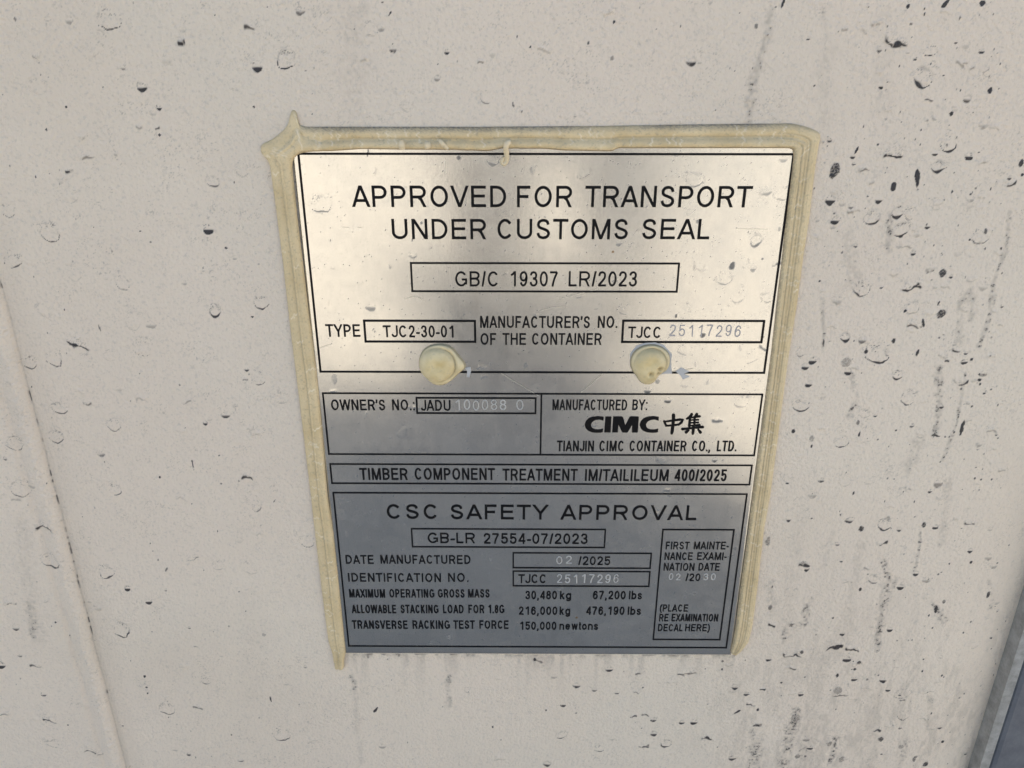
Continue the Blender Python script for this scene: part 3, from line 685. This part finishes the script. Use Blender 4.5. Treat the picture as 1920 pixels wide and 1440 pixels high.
words('lettering', [('TJCC', 1177.9, 1239.7)], 612.8, 634)
words('lettering', [("OWNER'S", 620.7, 722), ('NO.:', 735, 778.3)], 749.6, 769.4)
words('lettering', [('JADU', 788.6, 844.7)], 750.4, 770.4, .068)
words('lettering', [('MANUFACTURED', 1036, 1176), ('BY:', 1186, 1214.8)], 749.6, 769.1, .064)
words('lettering', [('TIANJIN', 1044.1, 1113.8), ('CIMC', 1124, 1170.1), ('CONTAINER', 1180.6, 1287.1), ('CO.,', 1297.9, 1333.1), ('LTD.', 1344.8, 1382.4)], 826.8, 846.3, .068)
words('lettering', [('TIMBER', 674.1, 764), ('COMPONENT', 777.5, 928.1), ('TREATMENT', 942.2, 1083.1, 879.6, 901.2), ('IM/TAILILEUM', 1096.7, 1253.8, 880.4, 902),
                    ('400/2025', 1265.4, 1362.9, 880.6, 902.3)], 878.2, 899.9, .068)
words('lettering', [('CSC', 725.1, 820.9, 946, 973), ('SAFETY', 844.6, 1028.5, 946.8, 974), ('APPROVAL', 1050.9, 1306.7, 947.8, 975)], 946, 974, .072, tight=.94)
words('lettering', [('GB-LR', 801.9, 890.3), ('27554-07/2023', 906.6, 1102.1, 1000.7, 1019.9)], 999.5, 1018.7, .068)
words('lettering', [('DATE', 648, 700.3), ('MANUFACTURED', 713.2, 882.1)], 1041.4, 1057.3, .068, tight=.97)
words('lettering', [('IDENTIFICATION', 652, 826.7), ('NO.', 840.1, 879.4)], 1075.3, 1091.1, .068, tight=.95)
words('lettering', [('/2025', 1084.5, 1144.4)], 1043.9, 1059.7, .066)
words('lettering', [('TJCC', 971.7, 1024.2)], 1077.6, 1093.6, .068)
words('lettering', [('MAXIMUM', 654.6, 721.9), ('OPERATING', 729.8, 814.3), ('GROSS', 820.9, 871), ('MASS', 877.6, 918)], 1105.4, 1120.6, .068)
words('lettering', [('30,480', 985, 1044.3), ('kg', 1050, 1071), ('67,200', 1111.7, 1173.3), ('lbs', 1179, 1204)], 1108.6, 1123.8, .07)
words('lettering', [('ALLOWABLE', 659.1, 742.5), ('STACKING', 751, 822.2), ('LOAD', 830.6, 869.2), ('FOR', 878.1, 908), ('1.8G', 915, 945.7)], 1134.8, 1150, .068)
words('lettering', [('216,000', 972.7, 1045), ('kg', 1049.3, 1069.3), ('476,190', 1099.3, 1171), ('lbs', 1176.7, 1202.3)], 1138, 1153, .07)
words('lettering', [('TRANSVERSE', 659.9, 764.1), ('RACKING', 773.4, 843.3), ('TEST', 849.9, 890.3), ('FORCE', 898.7, 953.6)], 1164, 1179.2, .068)
words('lettering', [('150,000', 974, 1043.3), ('newtons', 1049, 1121.7)], 1166.5, 1181, .07)
words('lettering', [('FIRST', 1248.6, 1293), ('MAINTE-', 1301.4, 1366.9), ('NANCE', 1246.3, 1298.8, 1036.3, 1050.2), ('EXAMI-', 1307.5, 1362.9, 1036.3, 1050.2),
                    ('NATION', 1244.7, 1302.2, 1056.3, 1070.2), ('DATE', 1310.1, 1349.7, 1056.3, 1070.2), ('/20', 1285.9, 1313.3, 1076, 1089.8)], 1016.3, 1030.3, .066)
words('lettering', [('(PLACE', 1237.6, 1290.3), ('RE', 1236.2, 1253.2, 1151.9, 1165.2), ('EXAMINATION', 1259.6, 1346.6, 1151.9, 1165.2),
                    ('DECAL', 1234.1, 1280.3, 1170.9, 1183.8), ('HERE)', 1285.1, 1331.3, 1170.9, 1183.8)], 1134, 1147, .066)
# stamped numbers
words('stamped_number', [('25117296', 1255.4, 1389.5)], 609.6, 631, .05, True, .86)
words('stamped_number', [('100088', 852.8, 949), ('0', 967.9, 981.5)], 749.6, 769, .055, True, .9, 'faint worn stamped number')
words('stamped_number', [('02', 1043, 1072.1)], 1042.3, 1056.8, .055, True, .88)
words('stamped_number', [('25117296', 1043.9, 1160.1)], 1076.9, 1093, .055, True, .86)
words('stamped_number', [('02', 1253.9, 1275.8), ('30', 1318.9, 1341.8)], 1074.8, 1087.4, .06, True, .88)

# maker's logo, traced in a crop of the photograph (7.385 x) and laid in the plane of the plate
LG = lambda pts: [tuple(v) for v in P([1080 + x / 7.385 for x, y in pts], [770 + y / 7.385 for x, y in pts], -.00003)]
V, F = [], []


def poly(pts):
    n = len(V); V.extend((x, -.00003, z) for x, z in LG(pts)); F.append(tuple(range(n, n + len(pts)))[::-1])


def strip(a, b):
    n = len(V); k = len(a)
    V.extend((x, -.00003, z) for x, z in LG(list(a) + list(b)))
    F.extend((n + i, n + k + i, n + k + i + 1, n + i + 1) for i in range(k - 1))


def bigC(x, xe, xo):
    o_ = [(xe, 88), (xe - 40, 82), (x + 190, 78), (x + 110, 86), (x + 55, 108), (x + 18, 145), (x, 195), (x + 14, 245), (x + 50, 280), (x + 100, 300), (x + 170, 308), (xe - 35, 304), (xe - 12, 296)]
    i_ = [(xe - 4, 140), (xe - 42, 128), (x + 200, 124), (x + 150, 131), (x + 120, 146), (x + 98, 168), (x + 88, 195), (x + 94, 225), (x + 112, 247), (x + 145, 260), (x + 190, 264), (xe - 42, 260), (xe - 8, 250)]
    strip(o_, i_)


bigC(120, 384, 0); bigC(882, 1148, 0)
poly([(408, 84), (492, 84), (480, 302), (392, 302)])
poly([(516, 82), (590, 82), (588, 195), (580, 302), (502, 302)]); poly([(590, 82), (640, 84), (655, 100), (684, 205), (684, 304), (650, 304), (636, 292), (588, 195)])
poly([(684, 205), (742, 92), (760, 82), (796, 82), (778, 195), (722, 292), (708, 304), (684, 304)]); poly([(796, 82), (870, 84), (858, 290), (848, 304), (774, 304), (778, 195)])
mesh('maker_logo', V, F, M_INK, plate)
V, F = [], []


def brush(pts):
    """brush stroke: points (x, y, half width) in crop pixels with round ends"""
    p = np.array([q[:2] for q in pts], float); h = np.array([q[2] for q in pts], float)
    a, b = [], []
    for i in range(len(p)):
        d = p[min(i + 1, len(p) - 1)] - p[max(i - 1, 0)]; d /= np.hypot(*d); nn = np.array([-d[1], d[0]])
        a.append(p[i] + nn * h[i]); b.append(p[i] - nn * h[i])
    layer[0] = (layer[0] + 1) % 12; yy = -.00003 - layer[0] * 2e-6
    n = len(V); k = len(a); V.extend((x, yy, z) for x, z in LG(a + b))
    F.extend((n + i, n + i + 1, n + k + i + 1, n + k + i) for i in range(k - 1))
    for c_, r_ in ((p[0], h[0]), (p[-1], h[-1])):
        n = len(V); layer[0] = (layer[0] + 1) % 12; yy = -.00003 - layer[0] * 2e-6
        V.extend((x, yy, z) for x, z in LG([(c_[0] + r_ * math.cos(t), c_[1] + r_ * math.sin(t)) for t in np.linspace(0, 2 * math.pi, 12, endpoint=False)])); F.append(tuple(range(n, n + 12)))


for st in ([(1222, 150, 16), (1240, 190, 16), (1252, 210, 14)], [(1235, 155, 10), (1330, 140, 13), (1440, 125, 16), (1482, 126, 18), (1460, 165, 18), (1420, 200, 12)],
           [(1245, 212, 12), (1340, 205, 12), (1415, 195, 14)], [(1352, 65, 24), (1350, 130, 22), (1342, 210, 22), (1332, 290, 22), (1325, 318, 16)],
           [(1605, 52, 18), (1575, 90, 16), (1535, 115, 12)], [(1580, 90, 17), (1575, 150, 16), (1568, 215, 17)], [(1675, 52, 20), (1650, 80, 12)],
           [(1585, 98, 11), (1650, 92, 12), (1715, 80, 15)], [(1580, 132, 9), (1650, 130, 10), (1695, 128, 12)], [(1580, 170, 9), (1650, 168, 10), (1695, 166, 12)],
           [(1575, 210, 9), (1650, 206, 12), (1715, 200, 14)], [(1645, 85, 14), (1640, 205, 14)], [(1472, 258, 17), (1560, 248, 14), (1680, 236, 14), (1758, 228, 18)],
           [(1628, 215, 18), (1625, 270, 20), (1618, 318, 18)], [(1560, 272, 14), (1525, 300, 20)], [(1695, 265, 14), (1722, 300, 22)]):
    brush(st)
mesh('maker_characters', V, F, M_INK, plate)

# scratches and a thin chip of white paint on the plate
m = plain('bright_scratch', (0.62, 0.60, 0.53), 0.3, 0.7).m
for pts in ([(640, 426), (655, 426.5)], [(669, 426), (678, 427)], [(1013, 583), (1030, 577), (1060, 574)], [(835, 300), (836, 325)], [(760, 560), (780, 555), (792, 562)],
            [(1380, 429), (1440, 430)], [(1090, 735), (1130, 700)], [(600, 652), (622, 645)], [(1050, 560), (1120, 542)], [(940, 700), (1010, 742)], [(1250, 698), (1300, 691)]):
    q = P([a for a, b_ in pts], [b_ for a, b_ in pts], PY); v, f = ribbon(q, .00009)
    mesh('scratch', [(x, -.00001, z) for x, z in v], f, m, plate)

# ------------------------------------------------------------ sealant around the plate
ST = """629,1254 645,1254;626,1240 645,1240;623,1223 648,1224;615,1199 646,1205;606,1131 640,1144;598,1064 632,1065;590,999 625,1000;583,934 614.5,934;571,835 606,835;556,712 595.5,712;541.4,595 580,595;531,500 569,500;519,405 557,405;
505.5,308 548,318;500,296 548,311;488,288 548.5,305;488,270 549.5,301;508,262 552,297;528,247 556,293;540,233 560,290.5;546,203 565,288.5;556,205 571,287;560,234 579,285.5;575,237 590,284.5;620,237 620,284;677,237 677,280;745,237 745,281;
845,237 845,281.5;916,237 916,284;940,236.7 940,279;1020,236.3 1020,279.5;1057,236 1057,282.7;1130,235.5 1130,284;1148,235 1148,284.5;1156,235 1156,278.5;1245,233.4 1245,278.4;1400,231.5 1400,278.4;1455,231 1455,278.4;
1484,230.6 1471,278.4;1509,236 1481,278.8;1528,243 1485,281;1540,250 1486,285;1536,266 1486.5,291;1530.5,298 1485,307;1524,350 1480,352;1518,405 1473,410;1505,489 1464,495;1494,572 1454.5,574;1476.7,679 1443.5,680;1460.4,804 1428,800;
1444,930 1410.5,930;1433,986 1404,990;1419.7,1104 1388,1104;1411,1170 1381,1165;1404,1200 1376,1195;1392,1216 1372.5,1212;1376,1228 1369,1224"""
st = np.array([[float(v) for v in re_.replace(' ', ',').split(',')] for re_ in ST.replace('\n', '').split(';')])
Oc = P(st[:, 0], st[:, 1], WY); Ic = P(st[:, 2], st[:, 3], PY)
mid = (Oc + Ic) / 2; al = np.concatenate([[0], np.cumsum(np.hypot(*(mid[1:] - mid[:-1]).T))])
NS = int(al[-1] / .0005); tt = np.linspace(0, al[-1], NS)


def interp(Q):
    q = np.stack([np.interp(tt, al, Q[:, i]) for i in (0, 1)], -1)
    k = np.exp(-np.linspace(-2, 2, 9) ** 2); k /= k.sum()
    return np.stack([np.convolve(np.pad(q[:, i], 4, 'edge'), k, 'valid') for i in (0, 1)], -1)


Oq, Iq = interp(Oc), interp(Ic)
NC = 34; sc = np.linspace(0, 1, NC)
# side of each station: 0 left, 1 top, 2 right
ia, ib = al[22], al[38]
top = sm(ia - .01, ia + .01, tt) * sm(ib + .01, ib - .01, tt); right = sm(ib - .01, ib + .01, tt); left = sm(ia + .01, ia - .01, tt)
XX = Oq[:, None, 0] * (1 - sc)[None, :, None][..., 0] + Iq[:, None, 0] * sc[None, :]
ZZ = Oq[:, None, 1] * (1 - sc)[None, :] + Iq[:, None, 1] * sc[None, :]


def bumpf(c, w): return np.clip(1 - ((sc - c) / w) ** 2, 0, 1)[None, :] ** .6


prof_left = 0.0016 * bumpf(.29, .33) + 0.0019 * bumpf(.76, .27)
prof_top = 0.0016 * bumpf(.27, .31) + 0.0021 * bumpf(.78, .24)
prof_right = 0.0019 * bumpf(.24, .27) + 0.0012 * bumpf(.56, .12) + 0.0018 * bumpf(.8, .22)
h = left[:, None] * prof_left + top[:, None] * prof_top + right[:, None] * prof_right
T1 = tt[:, None] + 0 * XX
h = h * (1 + .10 * vnoise(T1, XX * 0, .012, 61)) + .00010 * vnoise(XX, ZZ, .003, 62) + 0.00009 * np.sin(sc * 60)[None, :] * right[:, None]
# small ledges where the bead was laid twice
bead_in = (sc > .55)[None, :]
for px in (586, 752, 800, 838, 872, 950, 1152):
    k = np.argmin(np.hypot(mid[:, 0] - P([px], [260], WY)[0][0], mid[:, 1] - P([px], [260], WY)[0][1])); t0 = al[k] + (P([px], [260], 0)[0][0] - mid[k][0])
    h = h + bead_in * .0008 * np.exp(-((T1 - t0) / .0012) ** 2) - bead_in * .0005 * np.exp(-((T1 - t0 - .003) / .0012) ** 2)
basel = (WY - .0001) * (1 - sc) ** 1 + (PY + .0001) * sc
h = h * (1 - .5 * np.exp(-((T1 - al[20]) / .008) ** 2) * (sc < .45)[None, :]) + .00012 * vnoise(XX, ZZ, .0012, 65)
edge_r = np.clip(np.minimum(sc, 1 - sc) / .05, 0, 1)[None, :]
YY = basel[None, :] - h * edge_r
YY[:, 0] = WY + .0004; YY[:, -1] = PY + .0003
YY[:2] = WY + .0002; YY[-2:] = WY - .0002
V = np.stack([XX, YY, ZZ], -1).reshape(-1, 3)
seal = mesh('sealant_bead', V, gridfaces(NC, NS), M_SEAL, None, smooth=True)
dirt = np.zeros_like(XX); crack = np.zeros_like(XX)
f = rng.uniform(0, 1, XX.shape)
dirt += top[:, None] * sm(.34, 0, sc)[None, :] * (0.42 + .35 * (f > .5)) * sm(-.8, .6, vnoise(T1, XX, .02, 63) + .5)
dirt += top[:, None] * .3 * np.exp(-((sc - .5) / .035) ** 2)[None, :] + top[:, None] * .35 * (sc > .93)[None, :]
dirt += right[:, None] * (.38 * sm(.80, .97, sc)[None, :] * (f > .3) + .32 * np.exp(-((sc - .40) / .03) ** 2)[None, :] + .28 * np.exp(-((sc - .68) / .025) ** 2)[None, :])
corner = sm(.035, .012, np.abs(tt - al[19]))[:, None]
dirt *= 1 - .8 * corner * (sc > .3)[None, :]
dirt += left[:, None] * (1 - corner) * (.22 * np.exp(-((sc - .52) / .04) ** 2)[None, :] + .3 * (sc < .035)[None, :])
dirt += .08 * (f > .8)
for k in range(150):
    t0 = rng.uniform(.01, al[-1] - .01); a = rng.uniform(0, .6); b_ = a + rng.uniform(.2, .5)
    wig = t0 + .0006 * np.sin(sc * rng.uniform(5, 14) + k) + .0003 * np.sin(sc * 31 + k)
    crack = np.maximum(crack, np.exp(-((T1 - wig[None, :]) / .00028) ** 2) * ((sc > a) & (sc < b_))[None, :] * rng.uniform(.3, .9))
attr(seal, 'marks', np.stack([np.clip(dirt, 0, .85), crack, crack * 0], -1).reshape(-1, 3))
tag(seal, 'tan cracked sealant bead around the left, top and right edges of the plate', 'sealant')


def lump(name, path, rads, parent, dep=0.0):
    """a curl of sealant along (px, py, height mm)"""
    q = P([p[0] for p in path], [p[1] for p in path], 0); V = []; F = []; k = 10
    for i in range(len(q)):
        d = q[min(i + 1, len(q) - 1)] - q[max(i - 1, 0)]; d = d / max(np.hypot(*d), 1e-9); nn = np.array([-d[1], d[0]])
        for j in range(k):
            a = 2 * math.pi * j / k; r_ = rads[i] * .00021
            V.append((q[i][0] + nn[0] * math.cos(a) * r_, -path[i][2] / 1000 + math.sin(a) * r_ * .9, q[i][1] + nn[1] * math.cos(a) * r_))
    for i in range(len(q) - 1):
        for j in range(k): F.append((i * k + j, i * k + (j + 1) % k, (i + 1) * k + (j + 1) % k, (i + 1) * k + j))
    F.append(tuple(range(k))); F.append(tuple(range(len(V) - k, len(V)))[::-1])
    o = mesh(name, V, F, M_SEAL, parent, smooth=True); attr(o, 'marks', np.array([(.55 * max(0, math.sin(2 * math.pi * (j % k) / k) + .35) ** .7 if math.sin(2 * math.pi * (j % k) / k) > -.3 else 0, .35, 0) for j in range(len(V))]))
    sb_ = o.modifiers.new('s', 'SUBSURF'); sb_.levels = 1; sb_.render_levels = 2
    return o


lump('sealant_curl', [(958, 264, 2.2), (950, 267, 3.0), (948, 278, 2.8), (951, 292, 1.5), (950, 303, .8), (944, 309, .7), (940, 303, .8), (945, 294, 1.0)], [4, 6.5, 5.5, 5, 5, 6, 5, 2.5], seal)
lump('sealant_curl', [(753, 262, 2.0), (755, 271, 2.9), (756, 280, 2.0)], [4, 7.5, 5], seal)
lump('sealant_curl', [(824, 262, 2.2), (829, 266, 2.8), (834, 272, 2.6), (841, 279, 1.9)], [3, 5, 4.5, 3], seal)
lump('sealant_curl', [(798, 272, 2.2), (802, 272, 2.7), (809, 270, 2.0)], [7, 8.5, 5], seal)

# rivet caps smothered in sealant
m = Mat('yellow_sealant_cap'); A = m.attr('marks')
c = m.mix(m.ramp(m.noise(150, 4), 0.35, 0.65), (0.55, 0.425, 0.195), (0.66, 0.535, 0.29))
c = m.mix(m.ramp(m.noise(900, 2), 0.58, 0.72, 0, 0.4), c, (0.36, 0.30, 0.20))
c = m.mix(A[1], c, (0.70, 0.66, 0.54)); c = m.mix(A[0], c, (0.10, 0.08, 0.055)); m.l(c, m.b.inputs['Base Color'])
m.b.inputs['Roughness'].default_value = 0.5; m.l(m.bump(m.noise(450, 3), 0.0004, 0.5), m.b.inputs['Normal']); M_CAP = m.m


def cap(name, outline, centre, hmax, label, dent):
    n = 72; o_ = np.array(outline, float)
    c_ = P([centre[0]], [centre[1]], 0)[0]; q = P(o_[:, 0], o_[:, 1], 0) - c_
    an = np.unwrap(np.arctan2(q[:, 1], q[:, 0])); rd = np.hypot(*q.T)
    if an[-1] < an[0]: an, rd = an[::-1], rd[::-1]
    an2 = np.concatenate([an - 2 * math.pi, an, an + 2 * math.pi]); rd2 = np.tile(rd, 3)
    A2 = np.linspace(an[0], an[0] + 2 * math.pi, n, endpoint=False); R2 = np.interp(A2, an2, rd2)
    kk = np.array([1, 2, 3, 2, 1.]) / 9; R2 = np.convolve(np.concatenate([R2[-2:], R2, R2[:2]]), kk, 'valid')
    V, mk = [], []; rings = 26
    for i in range(rings + 1):
        s_ = i / rings
        for a, R_ in zip(A2, R2):
            x, z = c_[0] + s_ * R_ * math.cos(a), c_[1] + s_ * R_ * math.sin(a)
            r_abs = s_ * R_ / np.median(R2)
            hh = hmax * (1 - s_ ** 3.2) ** .62
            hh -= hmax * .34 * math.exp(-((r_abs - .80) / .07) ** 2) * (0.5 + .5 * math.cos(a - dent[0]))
            hh += hmax * .10 * math.exp(-((r_abs - .45) / .3) ** 2)
            for dx_, dz_, w_, dd in dent[1]:
                p = P([dx_], [dz_], 0)[0]; hh -= dd * hmax * math.exp(-((x - p[0]) ** 2 + (z - p[1]) ** 2) / w_ ** 2)
            hh += .00030 * float(vnoise(np.array([x]), np.array([z]), .0028, 71)[0]) * (1 - s_ ** 3)
            V.append((x, (PY + .0002 if s_ > .999 else PY) - max(hh, 0), z))
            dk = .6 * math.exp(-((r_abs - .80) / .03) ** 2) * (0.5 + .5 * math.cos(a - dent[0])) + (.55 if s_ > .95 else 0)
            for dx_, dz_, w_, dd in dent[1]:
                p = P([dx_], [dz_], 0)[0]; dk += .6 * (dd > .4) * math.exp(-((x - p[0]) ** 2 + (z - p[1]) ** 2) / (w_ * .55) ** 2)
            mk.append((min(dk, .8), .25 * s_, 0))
    F = [(i * n + j, i * n + (j + 1) % n, (i + 1) * n + (j + 1) % n, (i + 1) * n + j) for i in range(rings) for j in range(n)]
    o = mesh(name, V, F, M_CAP, plate, smooth=True); attr(o, 'marks', np.array(mk))
    o['label'] = label; return o


C3 = lambda pts: [(540 + x / 3.6923, 560 + y / 3.6923) for x, y in pts]
C4 = lambda pts: [(1000 + x / 3.6923, 560 + y / 3.6923) for x, y in pts]
cap('sealant_cap', C3([(905, 450), (918, 385), (955, 335), (1010, 315), (1080, 312), (1125, 325), (1160, 360), (1190, 400), (1225, 440), (1245, 480), (1205, 495), (1170, 530), (1120, 575), (1070, 600), (1010, 592), (960, 550), (922, 510)]),
    (821, 682), .0042, 'yellowish round sealant blob with a tail to the right, under the type number', (0.3, []))
cap('sealant_cap', C4([(668, 440), (680, 385), (720, 340), (775, 318), (840, 314), (900, 335), (940, 375), (948, 430), (935, 480), (900, 510), (862, 535), (850, 560), (820, 590), (770, 594), (735, 575), (715, 535), (680, 490)]),
    (1218, 680), .0042, 'yellowish sealant blob with dark cracks and a drooping lip, under the serial number', (1.0, [(1235, 688, .0011, .6), (1218, 697, .0010, .45), (1232, 697, .0008, .5)]))
# pale smear of clear sealant beside the caps
m = plain('pale_smear', (0.42, 0.42, 0.42), 0.45).m
for pts in (C4([(668, 450), (672, 380), (715, 328), (775, 306), (845, 303), (905, 322), (960, 385), (953, 440), (960, 518), (905, 520), (800, 540)]),
            C4([(985, 505), (1025, 478), (1080, 505), (1040, 520), (1082, 540), (1035, 560), (1018, 530)]), C3([(1225, 480), (1262, 474), (1268, 500), (1255, 545), (1238, 540), (1240, 500)])):
    q = P([p[0] for p in pts], [p[1] for p in pts], 0)
    V = [(x, -.00006, z) for x, z in q] + [(x, PY, z) for x, z in q]; n = len(q)
    o = mesh('sealant_smear', V, [tuple(range(n))[::-1]] + [(i, (i + 1) % n, n + (i + 1) % n, n + i) for i in range(n)], m, plate)

# ------------------------------------------------------------ person, unseen, added to make dark bands in the plate's reflection
def added_figure(loc):
    vs = {'pelvis': (0, 0, .92, .15), 'waist': (0, 0, 1.08, .14), 'chest': (0, 0, 1.32, .17), 'neck': (0, 0, 1.50, .055), 'head': (0, .02, 1.62, .095), 'crown': (0, .01, 1.72, .08)}
    for sg, nm in ((-1, 'l'), (1, 'r')):
        vs.update({nm + 'hip': (sg * .10, 0, .86, .105), nm + 'knee': (sg * .10, .01, .48, .10), nm + 'ankle': (sg * .11, 0, .09, .065), nm + 'toe': (sg * .13, .16, .04, .04),
                   nm + 'sh': (sg * .19, 0, 1.40, .06), nm + 'elb': (sg * .26, .03, 1.13, .045), nm + 'wr': (sg * .22, .16, .93, .032), nm + 'hand': (sg * .20, .22, .88, .03)})
    E = [('pelvis', 'waist'), ('waist', 'chest'), ('chest', 'neck'), ('neck', 'head'), ('head', 'crown')]
    for nm in 'lr': E += [('pelvis', nm + 'hip'), (nm + 'hip', nm + 'knee'), (nm + 'knee', nm + 'ankle'), (nm + 'ankle', nm + 'toe'), ('chest', nm + 'sh'), (nm + 'sh', nm + 'elb'), (nm + 'elb', nm + 'wr'), (nm + 'wr', nm + 'hand')]
    ks = list(vs); me = bpy.data.meshes.new('added_figure'); me.from_pydata([vs[k][:3] for k in ks], [(ks.index(a), ks.index(b)) for a, b in E], [])
    o = bpy.data.objects.new('added_figure', me); COL.objects.link(o); o.location = loc; me.materials.append(M_CLOTH)
    md = o.modifiers.new('skin', 'SKIN'); o.modifiers.new('sub', 'SUBSURF').render_levels = 2
    for v, k in zip(me.skin_vertices[0].data, ks): v.radius = (vs[k][3],) * 2; v.use_root = k == 'pelvis'
    return o


tag(added_figure((-0.16, -3.95, 0)), 'person in dark work clothes, unseen, put in the yard for its dark reflection, nearer the seam side', 'added_figure', 'unseen figures added in the yard')
tag(added_figure((0.56, -3.85, 0)), 'person in dark work clothes, unseen, put in the yard for its dark reflection, nearer the corner post', 'added_figure', 'unseen figures added in the yard')
